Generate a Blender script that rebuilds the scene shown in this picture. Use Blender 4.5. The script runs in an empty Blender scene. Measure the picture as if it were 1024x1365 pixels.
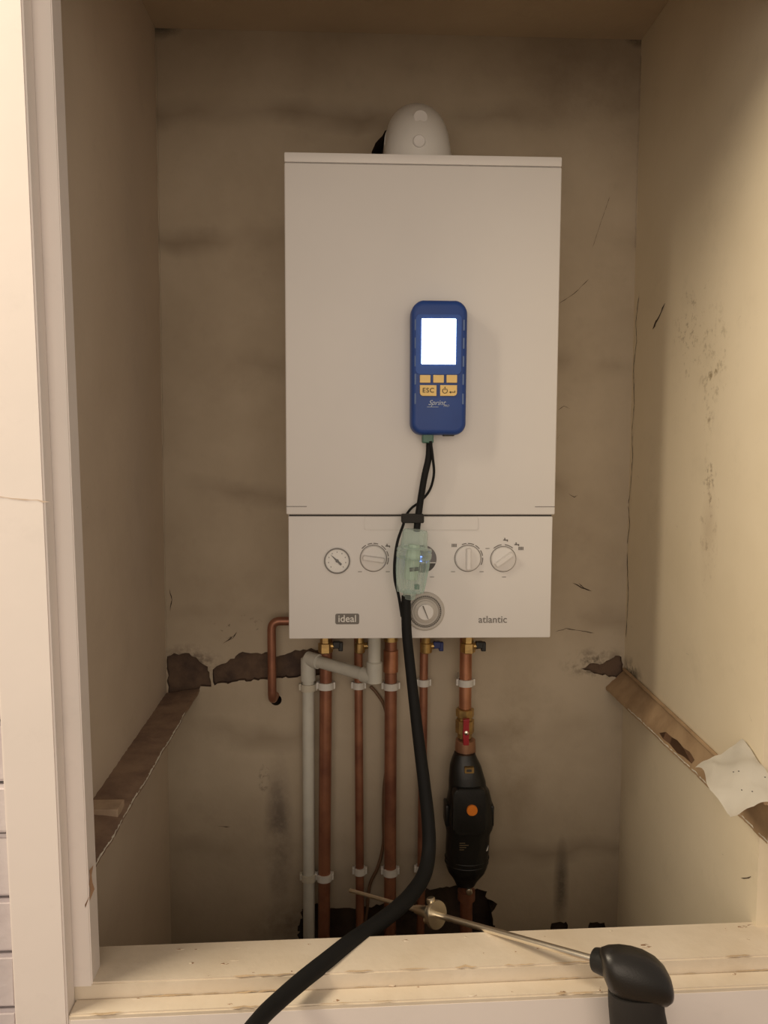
import bpy, bmesh, math, random
from mathutils import Vector, Matrix
random.seed(7)
S = bpy.context.scene; COL = S.collection
# ------------------------------------------------------------------ camera
CX, CY, CZ, YAW, PIT, ROL, F = -0.0979, -1.1339, 0.2781, 0.0379, -0.0758, 0.0037, 1037.04
fw = Vector((math.sin(YAW)*math.cos(PIT), math.cos(YAW)*math.cos(PIT), math.sin(PIT)))
rt = Vector((math.cos(YAW), -math.sin(YAW), 0)); up = rt.cross(fw)
R2 = rt*math.cos(ROL)+up*math.sin(ROL); U2 = -rt*math.sin(ROL)+up*math.cos(ROL)
CAM = Vector((CX, CY, CZ))
cd = bpy.data.cameras.new('camera'); cam = bpy.data.objects.new('camera', cd); COL.objects.link(cam)
cd.sensor_fit = 'VERTICAL'; cd.sensor_height = 24; cd.lens = F/1365*24; cd.clip_start = 0.02
M = Matrix((R2, U2, -fw)).transposed().to_4x4(); M.translation = CAM; cam.matrix_world = M
S.camera = cam
# ------------------------------------------------------------------ world, lights, exposure
S.view_settings.view_transform = 'Standard'; S.view_settings.look = 'None'
S.view_settings.exposure = 0.12; S.view_settings.gamma = 1; S.view_settings.use_curve_mapping = False
w = bpy.data.worlds.new('room_ambience'); S.world = w; w.use_nodes = True
w.node_tree.nodes['Background'].inputs[0].default_value = (1.0, .86, .72, 1)
w.node_tree.nodes['Background'].inputs[1].default_value = 0.33
def area(name, loc, target, size, power, color, size_y=None):
    d = bpy.data.lights.new(name, 'AREA'); d.energy = power; d.color = color; d.size = size
    if size_y: d.shape = 'RECTANGLE'; d.size_y = size_y
    o = bpy.data.objects.new(name, d); COL.objects.link(o); o.location = loc
    o.rotation_euler = (Vector(target)-Vector(loc)).to_track_quat('-Z', 'Y').to_euler(); return o
area('left_ceiling_lamp', (-1.40, -.70, 1.30), (.1, -.25, .1), .66, 34, (1, .84, .62))
area('room_bounce_fill', (-.1, -2.5, .45), (0, 0, .3), 1.9, 17, (1, .83, .66), 1.5)  # added soft fill behind the camera, stands in for light bounced by the room
# ------------------------------------------------------------------ picture ray helpers (pixel -> point of the place)
def ray(px, py): return fw*F+R2*(px-512)-U2*(py-682.5)
def aty(px, py, y): d = ray(px, py); return CAM+d*((y-CY)/d.y)
def atz(px, py, z): d = ray(px, py); return CAM+d*((z-CZ)/d.z)
def atx(px, py, x): d = ray(px, py); return CAM+d*((x-CX)/d.x)
# ------------------------------------------------------------------ materials
class NT:
    def __init__(s, name):
        s.m = bpy.data.materials.new(name); s.m.use_nodes = True; s.t = s.m.node_tree
        s.p = s.t.nodes['Principled BSDF']; s.out = s.t.nodes['Material Output']
        s.co = s.t.nodes.new('ShaderNodeTexCoord').outputs['Object']
    def n(s, typ, ins={}, **kw):
        q = s.t.nodes.new(typ)
        for k, v in kw.items(): setattr(q, k, v)
        for k, v in ins.items():
            if isinstance(v, bpy.types.NodeSocket): s.t.links.new(v, q.inputs[k])
            else: q.inputs[k].default_value = v
        return q
    def math(s, op, a, b=0.0, c=None, clamp=False):
        d = {0: a, 1: b}
        if c is not None: d[2] = c
        return s.n('ShaderNodeMath', d, operation=op, use_clamp=clamp).outputs[0]
    def noise(s, scale, detail=4, rough=.55, vec=None):
        return s.n('ShaderNodeTexNoise', {'Vector': vec or s.co, 'Scale': scale, 'Detail': detail, 'Roughness': rough}).outputs[0]
    def ramp(s, v, a, b):
        return s.n('ShaderNodeMapRange', {0: v, 1: a, 2: b, 3: 0.0, 4: 1.0}, clamp=True).outputs[0]
    def mix(s, f, a, b):
        q = s.t.nodes.new('ShaderNodeMix'); q.data_type = 'RGBA'
        for i, v in ((0, f), (6, a), (7, b)):
            if isinstance(v, bpy.types.NodeSocket): s.t.links.new(v, q.inputs[i])
            else: q.inputs[i].default_value = v if i == 0 else (*v[:3], 1)
        return q.outputs[2]
    def blob(s, c, r):
        v = s.n('ShaderNodeVectorMath', {0: s.co, 1: tuple(c)}, operation='SUBTRACT').outputs[0]
        v = s.n('ShaderNodeVectorMath', {0: v, 1: tuple(r)}, operation='DIVIDE').outputs[0]
        l = s.n('ShaderNodeVectorMath', {0: v}, operation='LENGTH').outputs['Value']
        return s.ramp(l, 1.0, 0.25)
    def bump(s, h, strength, dist=.002):
        b = s.n('ShaderNodeBump', {'Height': h, 'Strength': strength, 'Distance': dist})
        s.t.links.new(b.outputs[0], s.p.inputs['Normal'])
def mat(name, col, rough=.5, metal=0, var=0, vscale=30, bump=0, bscale=80, bdist=.002, coat=0, emit=None, es=0, dark=None):
    s = NT(name); p = s.p
    p.inputs['Base Color'].default_value = (*col, 1); p.inputs['Roughness'].default_value = rough
    p.inputs['Metallic'].default_value = metal
    if coat: p.inputs['Coat Weight'].default_value = coat
    nz = s.noise(vscale)
    c2 = dark or tuple(v*(1-var) for v in col)
    s.t.links.new(s.mix(s.ramp(nz, .35, .7), col, c2), p.inputs['Base Color'])
    if bump: s.bump(s.noise(bscale, 5), bump, bdist)
    if emit: p.inputs['Emission Color'].default_value = (*emit, 1); p.inputs['Emission Strength'].default_value = es
    return s.m
def plaster(name, base, second, stains=(), bump=.35, rough=.8, bands=0, scale=3.2):
    s = NT(name)
    c = s.mix(s.ramp(s.noise(scale, 5, .6), .38, .68), base, second)
    c = s.mix(s.math('MULTIPLY', s.ramp(s.noise(14, 6, .7), .55, .8), .25), c, tuple(v*.72 for v in second))
    if bands:  # darker brown horizontal bands, wavering and broken up by noise
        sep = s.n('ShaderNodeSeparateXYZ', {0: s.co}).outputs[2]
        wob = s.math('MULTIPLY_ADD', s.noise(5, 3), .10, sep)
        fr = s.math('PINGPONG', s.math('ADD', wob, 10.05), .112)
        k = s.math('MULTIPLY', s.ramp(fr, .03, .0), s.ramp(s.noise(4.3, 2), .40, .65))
        c = s.mix(s.math('MULTIPLY', k, bands), c, (.16, .115, .07))
    for cen, rad, colr, amt, nsc, lo, hi in stains:
        k = s.math('MULTIPLY', s.blob(cen, rad), s.ramp(s.noise(nsc, 6, .7), lo, hi))
        c = s.mix(s.math('MULTIPLY', k, amt, clamp=True), c, colr)
    s.t.links.new(c, s.p.inputs['Base Color']); s.p.inputs['Roughness'].default_value = rough
    h = s.math('ADD', s.math('MULTIPLY', s.noise(9, 4), 1.2), s.math('MULTIPLY', s.noise(70, 4), .25))
    s.bump(h, bump, .004); return s.m
B = .2786; WL = -.4422; WR = .4068; CE = 1.0058; FL = -1.2
BR = (.12, .075, .045); DK = (.06, .05, .035)
MW = mat('white_casing', (.76, .735, .71), .48, var=.03, vscale=6)
MW2 = mat('control_panel_white', (.74, .715, .69), .5, var=.03, vscale=6)
MWP = mat('white_plastic', (.72, .70, .66), .4)
MOFF = mat('off_white_pipe', (.60, .59, .53), .45, var=.12)
MCU = mat('copper', (.40, .18, .105), .4, .55, dark=(.24, .10, .065), vscale=22, bump=.1)
MCUB = mat('bright_copper', (.60, .28, .16), .32, .7, dark=(.38, .16, .09), vscale=25)
MBRS = mat('brass', (.62, .42, .16), .35, .8, dark=(.35, .22, .09), vscale=60)
MBLK = mat('black_plastic', (.012, .012, .011), .42, var=.3, bump=.15, bscale=200)
MRUB = mat('black_rubber', (.008, .008, .008), .68, var=.2)
MRUB.node_tree.nodes['Principled BSDF'].inputs['Specular IOR Level'].default_value = .25
MHND = mat('black_soft_grip', (.016, .014, .012), .38, var=.2, bump=.25, bscale=500, bdist=.0006)
MCHR = mat('stainless_steel', (.92, .86, .74), .28, 1, var=.1)
MNIC = mat('brushed_nickel', (.85, .76, .60), .3, 1, var=.1)
MGRY = mat('grey_print', (.17, .155, .14), .6)
MDGR = mat('dark_grey_print', (.05, .045, .04), .5)
MGROOVE = mat('groove_shade', (.06, .055, .05), .8)
MORG = mat('orange_cap', (.85, .24, .02), .5, var=.1)
MRED = mat('red_lever', (.38, .02, .03), .35, var=.2)
MBLU = mat('blue_lever', (.015, .03, .16), .4)
MDEV = mat('blue_case', (.012, .055, .26), .5, var=.1)
MDEV2 = mat('blue_bezel', (.015, .08, .36), .5, var=.1)
MSLOT = mat('pale_blue_slot', (.10, .16, .32), .5)
MKEY = mat('yellow_key', (.86, .60, .22), .5, var=.05)
MINK = mat('key_ink', (.03, .025, .02), .6)
MSILV = mat('silver_print', (.45, .52, .62), .4)
MSCR = mat('lit_screen', (.8, .9, 1), .3, emit=(.72, .90, 1.0), es=6)
MLED = mat('display_light', (.1, .2, .9), .3, emit=(.12, .22, 1.0), es=7)
MTEAL = mat('green_connector', (.05, .14, .10), .4)
MWOOD = mat('raw_timber', (.36, .21, .12), .8, var=.4, vscale=20, bump=.5, bscale=60)
MCABLE = mat('brown_flex', (.16, .09, .05), .5)
MPAP = mat('torn_paper', (.80, .77, .70), .85, var=.05, bump=.2, bscale=40)
MEDGE = mat('plaster_edge', (.70, .66, .57), .9, var=.25, vscale=60, bump=.6)
MDUST = plaster('dusty_ledge_top', (.30, .205, .14), (.19, .12, .085), [], .8, .95, scale=22)
MDUSTR = plaster('brown_board_face', (.42, .29, .17), (.28, .18, .10), [], .5, .9, scale=14)
MRUBBLE = plaster('exposed_render', (.14, .09, .06), (.07, .045, .035), [], 1.2, .95, scale=30)
MHOLE = plaster('dark_void', (.10, .07, .05), (.045, .032, .024), [], 1, .95, scale=25)
MCRK = mat('crack', (.06, .04, .025), .9)
MPAINT = plaster('frame_paint', (.86, .79, .75), (.82, .76, .72), [], .10, .45, scale=4)
def glassy():
    s = NT('clear_green_plastic'); t = s.t
    tr = s.n('ShaderNodeBsdfTransparent', {0: (.93, .98, .96, 1)}).outputs[0]
    s.p.inputs['Base Color'].default_value = (.62, .75, .70, 1); s.p.inputs['Roughness'].default_value = .12
    lw = s.n('ShaderNodeLayerWeight', {0: .35}).outputs['Facing']
    f = s.math('MULTIPLY_ADD', lw, .70, .15, clamp=True)
    mx = s.n('ShaderNodeMixShader', {0: f, 1: tr, 2: s.p.outputs[0]}).outputs[0]
    t.links.new(mx, s.out.inputs[0]); return s.m
MGLS = glassy()
def lens():
    s = NT('gauge_lens'); tr = s.n('ShaderNodeBsdfTransparent', {0: (1, 1, 1, 1)}).outputs[0]
    gl = s.n('ShaderNodeBsdfGlossy', {0: (1, 1, 1, 1), 1: .35}).outputs[0]
    s.t.links.new(s.n('ShaderNodeMixShader', {0: .025, 1: tr, 2: gl}).outputs[0], s.out.inputs[0]); return s.m
MLENS = lens()
# ------------------------------------------------------------------ mesh helpers
def link(name, bm, mats, parent=None, smooth=False, ang=None):
    me = bpy.data.meshes.new(name); bmesh.ops.recalc_face_normals(bm, faces=bm.faces[:]); bm.to_mesh(me); bm.free()
    for m in (mats if isinstance(mats, (list, tuple)) else [mats]): me.materials.append(m)
    if smooth:
        for p in me.polygons: p.use_smooth = True
        me.set_sharp_from_angle(angle=math.radians(ang or 40))
    o = bpy.data.objects.new(name, me); COL.objects.link(o)
    if parent: o.parent = parent; o.matrix_parent_inverse = parent.matrix_world.inverted() if parent.type != 'EMPTY' else Matrix.Translation(-parent_loc(parent))
    return o
def parent_loc(o): return Vector(o.location)+(parent_loc(o.parent) if o.parent else Vector())
def thing(name, label, cat, loc=(0, 0, 0), group=None):
    o = bpy.data.objects.new(name, None); COL.objects.link(o); o.location = loc; o.empty_display_size = .02
    o['label'] = label; o['category'] = cat
    if group: o['group'] = group
    return o
def tag(o, label, cat, group=None):
    o['label'] = label; o['category'] = cat
    if group: o['group'] = group
    return o
def struct(o): o['kind'] = 'structure'; return o
def box(bm, a, b, bev=0, mi=0, seg=2):
    a = Vector(a); b = Vector(b); c = (a+b)/2; d = b-a
    r = bmesh.ops.create_cube(bm, size=1, matrix=Matrix.Translation(c) @ Matrix.Diagonal((*[abs(v) for v in d], 1)))
    vs = r['verts']; fs = {f for v in vs for f in v.link_faces}
    for f in fs: f.material_index = mi
    if bev:
        es = list({e for v in vs for e in v.link_edges})
        rr = bmesh.ops.bevel(bm, geom=es, offset=bev, segments=seg, affect='EDGES', profile=.5)
        for f in rr['faces']: f.material_index = mi
    return vs
def frame_of(d):
    d = d.normalized(); h = Vector((0, 0, 1)) if abs(d.z) < .9 else Vector((0, 1, 0))
    a = d.cross(h).normalized(); return a, d.cross(a).normalized()
def sweep(bm, pts, rad, n=20, cap=True, mi=0):
    """tube through pts, rad a number or one per point, parallel transported"""
    pts = [Vector(p) for p in pts]; rs = rad if isinstance(rad, (list, tuple)) else [rad]*len(pts)
    tans = [(pts[min(i+1, len(pts)-1)]-pts[max(i-1, 0)]).normalized() for i in range(len(pts))]
    a, b = frame_of(tans[0]); rings = []
    for i, (p, t) in enumerate(zip(pts, tans)):
        a = (a-t*a.dot(t)).normalized(); b = t.cross(a)
        rings.append([bm.verts.new(p+(a*math.cos(k*math.tau/n)+b*math.sin(k*math.tau/n))*rs[i]) for k in range(n)])
    for r0, r1 in zip(rings, rings[1:]):
        for k in range(n):
            f = bm.faces.new((r0[k], r0[(k+1) % n], r1[(k+1) % n], r1[k])); f.material_index = mi
    if cap:
        for r in (rings[0], rings[-1]): bm.faces.new(r).material_index = mi
def smooth_path(ctrl, per=8):
    """Catmull-Rom; ctrl = list of tuples with any trailing values"""
    out = []; c = [list(p) for p in ctrl]; c = [c[0]]+c+[c[-1]]
    for i in range(1, len(c)-2):
        for k in range(per):
            t = k/per; q = []
            for p0, p1, p2, p3 in zip(c[i-1], c[i], c[i+1], c[i+2]):
                q.append(.5*(2*p1+(p2-p0)*t+(2*p0-5*p1+4*p2-p3)*t*t+(3*p1-p0-3*p2+p3)*t**3))
            out.append(q)
    out.append(c[-2]); return out
def bent(pts, r, seg=6):
    """polyline with rounded corners of radius r"""
    pts = [Vector(p) for p in pts]; out = [pts[0]]
    for i in range(1, len(pts)-1):
        d0 = (pts[i-1]-pts[i]); d1 = (pts[i+1]-pts[i]); L = min(r, d0.length*.48, d1.length*.48)
        a = pts[i]+d0.normalized()*L; b = pts[i]+d1.normalized()*L
        for k in range(seg+1):
            t = k/seg; out.append(a*(1-t)**2+pts[i]*2*t*(1-t)+b*t*t)
    out.append(pts[-1]); return out
def lathe(bm, c, axis, prof, n=32, mi=0, rib=0, nr=0):
    """prof: (distance along axis, radius)"""
    c = Vector(c); axis = Vector(axis).normalized(); a, b = frame_of(axis); rings = []
    for h, r in prof:
        rings.append([bm.verts.new(c+axis*h+(a*math.cos(k*math.tau/n)+b*math.sin(k*math.tau/n))*max(r, 1e-5)*(1+(rib if (nr and k % (n//nr) == 0) else 0))) for k in range(n)])
    for r0, r1 in zip(rings, rings[1:]):
        for k in range(n): bm.faces.new((r0[k], r0[(k+1) % n], r1[(k+1) % n], r1[k])).material_index = mi
    for r in (rings[0], rings[-1]): bm.faces.new(r).material_index = mi
def prism(bm, pts2, y0, y1, mi=0, bev=0):
    """outline in x,z extruded from y0 to y1"""
    v0 = [bm.verts.new((x, y0, z)) for x, z in pts2]; v1 = [bm.verts.new((x, y1, z)) for x, z in pts2]; n = len(v0)
    f0 = bm.faces.new(v0); f1 = bm.faces.new(v1[::-1]); fs = [f0, f1]
    for k in range(n): fs.append(bm.faces.new((v0[k], v1[k], v1[(k+1) % n], v0[(k+1) % n])))
    for f in fs: f.material_index = mi
    if bev:
        r = bmesh.ops.bevel(bm, geom=list(f0.edges), offset=bev, segments=3, affect='EDGES', profile=.5)
        for f in r['faces']: f.material_index = mi
def rrect(cx, cz, w, h, r, n=5):
    out = []
    for sx, sz, a0 in ((1, 1, 0), (-1, 1, 90), (-1, -1, 180), (1, -1, 270)):
        for k in range(n+1):
            a = math.radians(a0+90*k/n); out.append((cx+sx*(w/2-r)+r*math.cos(a), cz+sz*(h/2-r)+r*math.sin(a)))
    return out
def circ(cx, cz, r, n=28, a0=0, a1=360): return [(cx+r*math.cos(math.radians(a0+(a1-a0)*k/n)), cz+r*math.sin(math.radians(a0+(a1-a0)*k/n))) for k in range(n)]
def arc_band(bm, cx, cz, r0, r1, a0, a1, y0, y1, n=10, mi=0):
    o = [(cx+r1*math.cos(math.radians(a0+(a1-a0)*k/n)), cz+r1*math.sin(math.radians(a0+(a1-a0)*k/n))) for k in range(n+1)]
    i = [(cx+r0*math.cos(math.radians(a0+(a1-a0)*k/n)), cz+r0*math.sin(math.radians(a0+(a1-a0)*k/n))) for k in range(n+1)]
    for k in range(n): prism(bm, [o[k], o[k+1], i[k+1], i[k]], y0, y1, mi)
def ring(bm, cx, cz, r0, r1, y0, y1, n=40, mi=0): arc_band(bm, cx, cz, r0, r1, 0, 360, y0, y1, n, mi)
def text_mesh(s, size, depth=.0004, shear=0, offset=0, space=1):
    c = bpy.data.curves.new('lettering', 'FONT'); c.body = s; c.size = size; c.extrude = depth; c.shear = shear; c.offset = offset; c.space_character = space
    c.align_x = 'CENTER'; c.align_y = 'CENTER'
    o = bpy.data.objects.new('lettering', c); COL.objects.link(o)
    me = bpy.data.meshes.new_from_object(o.evaluated_get(bpy.context.evaluated_depsgraph_get()))
    bpy.data.objects.remove(o); bpy.data.curves.remove(c); return me
def text(name, s, loc, size, m, parent, sx=1, **kw):
    me = text_mesh(s, size, **kw); me.materials.clear(); me.materials.append(m)
    T = Matrix.Translation(Vector(loc)) @ Matrix.Rotation(math.radians(90), 4, 'X') @ Matrix.Diagonal((sx, 1, 1, 1)); me.transform(T)
    bm = bmesh.new(); bm.from_mesh(me); bpy.data.meshes.remove(me); return link(name, bm, m, parent)
def jag(pts, amp, step=.006):
    out = []
    for i, p in enumerate(pts):
        q = pts[(i+1) % len(pts)]; L = math.hypot(q[0]-p[0], q[1]-p[1]); n = max(1, int(L/step))
        for k in range(n):
            t = k/n; out.append((p[0]+(q[0]-p[0])*t+random.uniform(-amp, amp), p[1]+(q[1]-p[1])*t+random.uniform(-amp, amp)))
    return out
def sheet_with_holes(bm, outer, holes, mp, nrm):
    """flat sheet in mp(u,v); each hole = (outline, depth, material index); holes get sides and a bottom"""
    es = []
    def loop(pts, d=0):
        vs = [bm.verts.new(Vector(mp(*p))+nrm*d) for p in pts]
        return vs, [bm.edges.new((vs[k], vs[(k+1) % len(vs)])) for k in range(len(vs))]
    v, e = loop(outer); es += e; rims = []
    for pts, dep, mi in holes:
        v, e = loop(pts); es += e; rims.append((v, pts, dep, mi))
    r = bmesh.ops.triangle_fill(bm, use_beauty=True, use_dissolve=False, edges=es)
    for g in r['geom']:
        if isinstance(g, bmesh.types.BMFace): g.material_index = 0
    for v, pts, dep, mi in rims:
        v2, e2 = loop(pts, dep); n = len(v)
        for k in range(n): bm.faces.new((v[k], v[(k+1) % n], v2[(k+1) % n], v2[k])).material_index = mi
        r = bmesh.ops.triangle_fill(bm, use_beauty=True, use_dissolve=False, edges=e2)
        for g in r['geom']:
            if isinstance(g, bmesh.types.BMFace): g.material_index = mi
def crack(bm, pts, wd, off, mi):
    """hairline sliver along 3D points, lying just proud of the surface (off = normal * lift)"""
    pts = [Vector(p) for p in pts]; fine = []
    nn = off.normalized()
    for a, b in zip(pts, pts[1:]):
        n = max(1, int((b-a).length/.006))
        for k in range(n):
            j = Vector((random.uniform(-1, 1), random.uniform(-1, 1), random.uniform(-1, 1)))*wd*.8; fine.append(a.lerp(b, k/n)+j-nn*j.dot(nn))
    fine.append(pts[-1]); prev = None
    for i, p in enumerate(fine):
        t = (fine[min(i+1, len(fine)-1)]-fine[max(i-1, 0)]).normalized(); s = t.cross(nn)*wd*(.25+random.random()*.8)*(1 if 0 < i < len(fine)-1 else .1)
        c = (bm.verts.new(p+s+off), bm.verts.new(p-s+off))
        if prev: bm.faces.new((prev[0], prev[1], c[1], c[0])).material_index = mi
        prev = c
# ================================================================== THE SETTING
def bp(*a): v = aty(*a, B); return (v.x, v.z)
holes = [
 (jag([bp(*p) for p in ((223.5, 874), (232, 870), (240, 873), (248, 869), (257, 874), (266, 882), (276, 888), (280, 897), (281.5, 914), (268, 915), (262, 926), (224, 934))], .0022), .010, 1),
 (jag([bp(*p) for p in ((284, 894), (290, 888), (300, 885), (315, 874), (323, 868), (335, 871), (357, 870), (370, 874), (385, 870), (405, 865), (440, 866), (440, 899), (405, 902), (385, 903), (357, 906), (320, 908), (300, 911), (285, 913))], .0022), .012, 1),
 (jag([bp(*p) for p in ((777, 893), (786, 886), (800, 884), (810, 882), (821, 874), (830, 876), (829, 905), (815, 903), (798, 898))], .0025), .008, 1),
 (jag([bp(*p) for p in ((397, 1300), (399, 1240), (404, 1210), (424, 1206), (445, 1209), (474, 1209), (516, 1206), (551, 1188), (579, 1185), (607, 1179), (635, 1185), (648, 1190), (650, 1200), (662, 1206), (656, 1222), (660, 1244), (657, 1300))], .004), .06, 2),
 (jag([bp(*p) for p in ((736, 1230), (756, 1229), (757, 1246), (734, 1246))], .002), .012, 2),
 (jag([bp(*p) for p in ((786, 1229), (806, 1230), (811, 1245), (783, 1246))], .002), .012, 2),
 (circ(*bp(368, 933), .0105, 16), .05, 2),
 (jag(circ(-.004, .789, .066, 24), .002), .08, 2)]
back_st = []
def st(px, py, rx, rz, col, amt, ns, lo, hi): v = aty(px, py, B); back_st.append(((v.x, B, v.z), (rx, .2, rz), col, amt, ns, lo, hi))
st(372, 1110, .030, .17, (.13, .10, .08), .8, 14, .30, .62)
st(352, 1040, .012, .03, (.05, .04, .03), .8, 60, .50, .60)
st(748, 1185, .017, .11, (.075, .058, .042), .8, 9, .25, .6)
st(400, 1230, .12, .05, (.10, .065, .045), .6, 20, .35, .65)
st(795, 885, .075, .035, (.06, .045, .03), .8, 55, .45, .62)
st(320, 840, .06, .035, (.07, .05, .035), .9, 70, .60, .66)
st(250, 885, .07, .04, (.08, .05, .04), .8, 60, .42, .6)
st(690, 1000, .05, .20, (.22, .16, .09), .5, 8, .4, .7)
st(790, 100, .2, .12, (.18, .13, .09), .5, 6, .3, .7)
st(210, 30, .05, .03, (.03, .035, .03), .9, 40, .3, .5)
st(852, 48, .028, .022, (.02, .02, .016), .95, 40, .3, .5)
MBACK = plaster('bare_plaster_back', (.49, .415, .315), (.385, .315, .23), back_st, .5, .85, bands=.55)
bm = bmesh.new()
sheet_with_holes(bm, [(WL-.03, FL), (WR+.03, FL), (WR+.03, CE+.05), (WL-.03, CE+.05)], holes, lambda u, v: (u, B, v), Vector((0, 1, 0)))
box(bm, (WL-.03, B+.12, FL), (WR+.03, B+.2, CE+.05))
nb = Vector((0, -.0006, 0))
for pts, wd in ((((757, 658), (766, 663), (770, 660)), .0009), (((764, 777), (775, 783), (789, 788)), .0012), (((771, 777), (782, 786), (786, 786)), .0008),
                (((740, 842), (755, 838), (772, 840), (792, 844)), .0009), (((745, 405), (765, 392), (785, 372)), .0005), (((790, 330), (800, 300), (813, 262)), .0004),
                (((226, 785), (229, 800), (227, 815)), .0010), (((298, 858), (306, 852), (314, 846)), .0012), (((310, 852), (316, 842)), .0010),
                (((290, 1101), (307, 1102)), .0010), (((350, 1019), (352, 1022)), .002), (((356, 1022), (359, 1026)), .0015), (((362, 1048), (363, 1054)), .0014),
                (((324, 932), (330, 936)), .0007), (((744, 547), (752, 541), (760, 545)), .0006), (((742, 585), (747, 580)), .0009)):
    crack(bm, [aty(*p, B) for p in pts], wd, nb, 3)
for x0, y0, x1, y1 in ((207, 60, 221, 870), (856, 75, 849, 330)):   # thin plaster beads down the corners
    a = aty(x0, y0, B)+Vector((.001 if x0 < 500 else -.002, -.0008, 0)); b = aty(x1, y1, B)+Vector((.001 if x0 < 500 else -.002, -.0008, 0))
    sweep(bm, [a.lerp(b, k/60)+Vector((random.uniform(-.0004, .0004), 0, 0)) for k in range(61)], [random.uniform(.0010, .0020) for _ in range(61)], 6)
# ragged plaster lip along the ceiling joint
p0 = aty(207, 30, B); p1 = aty(857, 46, B)
lip = [(p0.lerp(p1, k/60)+Vector((0, -.0025, random.uniform(-.002, .003)))) for k in range(61)]
sweep(bm, lip, [random.uniform(.0015, .0032) for _ in lip], 6)
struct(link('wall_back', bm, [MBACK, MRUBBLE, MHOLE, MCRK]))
# left wall
LS = []
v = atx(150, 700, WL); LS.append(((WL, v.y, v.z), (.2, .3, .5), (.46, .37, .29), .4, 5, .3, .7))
v = atx(212, 30, WL); LS.append(((WL, v.y, v.z), (.2, .03, .03), (.02, .03, .025), .9, 40, .3, .5))
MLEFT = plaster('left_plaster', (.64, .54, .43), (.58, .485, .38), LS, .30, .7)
bm = bmesh.new(); box(bm, (WL-.10, -.262, FL), (WL, B+.2, CE+.05))
nl = Vector((.0006, 0, 0))
for px, py in ((115, 678), (203, 698), (178, 795), (128, 300)):
    v = atx(px, py, WL); crack(bm, [v, v+Vector((0, .004, .002))], .0012, nl, 1)
struct(link('wall_left', bm, [MLEFT, MCRK]))
# right wall
RS = []
def rs(px, py, ry, rz, col, amt, ns, lo, hi): v = atx(px, py, WR); RS.append(((WR, v.y, v.z), (.2, ry, rz), col, amt, ns, lo, hi))
rs(925, 440, .085, .10, (.25, .18, .09), .8, 70, .56, .66)
rs(950, 480, .055, .09, (.25, .18, .09), .8, 60, .55, .66)
rs(945, 560, .02, .03, (.28, .20, .11), .7, 60, .50, .64)
rs(945, 690, .035, .13, (.30, .22, .13), .7, 75, .54, .66)
rs(945, 640, .022, .04, (.24, .17, .10), .7, 75, .50, .62)
rs(945, 720, .03, .09, (.52, .42, .30), .5, 10, .3, .6)
rs(842, 900, .06, .035, (.07, .05, .03), .9, 50, .42, .6)
rs(852, 48, .03, .02, (.03, .03, .02), .9, 40, .3, .5)
MRIGHT = plaster('right_plaster', (.77, .68, .52), (.71, .62, .46), RS, .28, .7)
bm = bmesh.new(); box(bm, (WR, -.216, FL), (WR+.10, B+.2, CE+.05))
nr = Vector((-.0006, 0, 0))
for pts, wd in ((((887, 404), (880, 420), (871, 438)), .0022), (((871, 438), (877, 426)), .0034), (((988, 421), (984, 428)), .0009), (((1001, 436), (1002, 438)), .0014),
                (((850, 635), (852, 637)), .0018), (((903, 701), (904, 703)), .0013), (((841, 834), (843, 836)), .0015), (((914, 531), (915, 533)), .0016),
                (((1000, 953), (1003, 962)), .0008), (((988, 1170), (996, 1171), (1002, 1168)), .0007), 
                (((963, 1138), (965, 1140)), .0012), (((915, 870), (919, 873)), .0013)):
    crack(bm, [atx(*p, WR) for p in pts], wd, nr, 1)
# long crack down the corner
crack(bm, [atx(x, y, WR) for x, y in ((852, 395), (848, 430), (849, 455), (845, 490), (846, 540), (843, 575), (844, 610), (840, 660), (838, 672), (840, 700), (836, 730), (838, 790), (835, 850))], .0012, nr, 1)
struct(link('wall_right', bm, [MRIGHT, MCRK]))
MCEIL = plaster('ceiling_plaster', (.56, .46, .34), (.48, .39, .28), [], .5, .9)
bm = bmesh.new(); box(bm, (WL-.1, -.26, CE), (WR+.1, B+.2, CE+.08)); struct(link('ceiling', bm, MCEIL))
bm = bmesh.new(); box(bm, (-2.6, -3.2, FL-.1), (2.6, B+.2, FL)); struct(link('floor', bm, mat('floor_boards', (.32, .22, .14), .6, var=.3)))
# front frame, turned slightly from the boiler
P0 = Vector((-.4434, -.2309, 0)); TH = math.atan(.0291); UU = Vector((math.cos(TH), math.sin(TH), 0)); VV = Vector((-math.sin(TH), math.cos(TH), 0))
def fr(u, v, z, lean=0): return CAM+(P0+UU*(u+lean*(z+.4))+VV*v+Vector((0, 0, z))-CAM)*.9   # sizes as measured at 0.9 of that distance
FZ = -1.364
def fbox(bm, a, b, bev=.0015, lean=0, mi=0):
    vs = box(bm, a, b, 0, mi)
    for q in vs: q.co = fr(q.co.x, q.co.y, q.co.z, lean)
    if bev:
        r = bmesh.ops.bevel(bm, geom=list({e for q in vs for e in q.link_edges}), offset=bev, segments=2, affect='EDGES')
        for f in r['faces']: f.material_index = mi
LN = -.0145
bm = bmesh.new()
fbox(bm, (-.062, 0, FZ), (0, .0285, 1.0), .002, LN)                  # face board
fbox(bm, (-.062, .0285, -.385), (.0215, .062, 1.0), .0012, LN)       # stop
c0, c1 = fr(.0222, .036, -.215), fr(.0222, .052, -.260)
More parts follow.
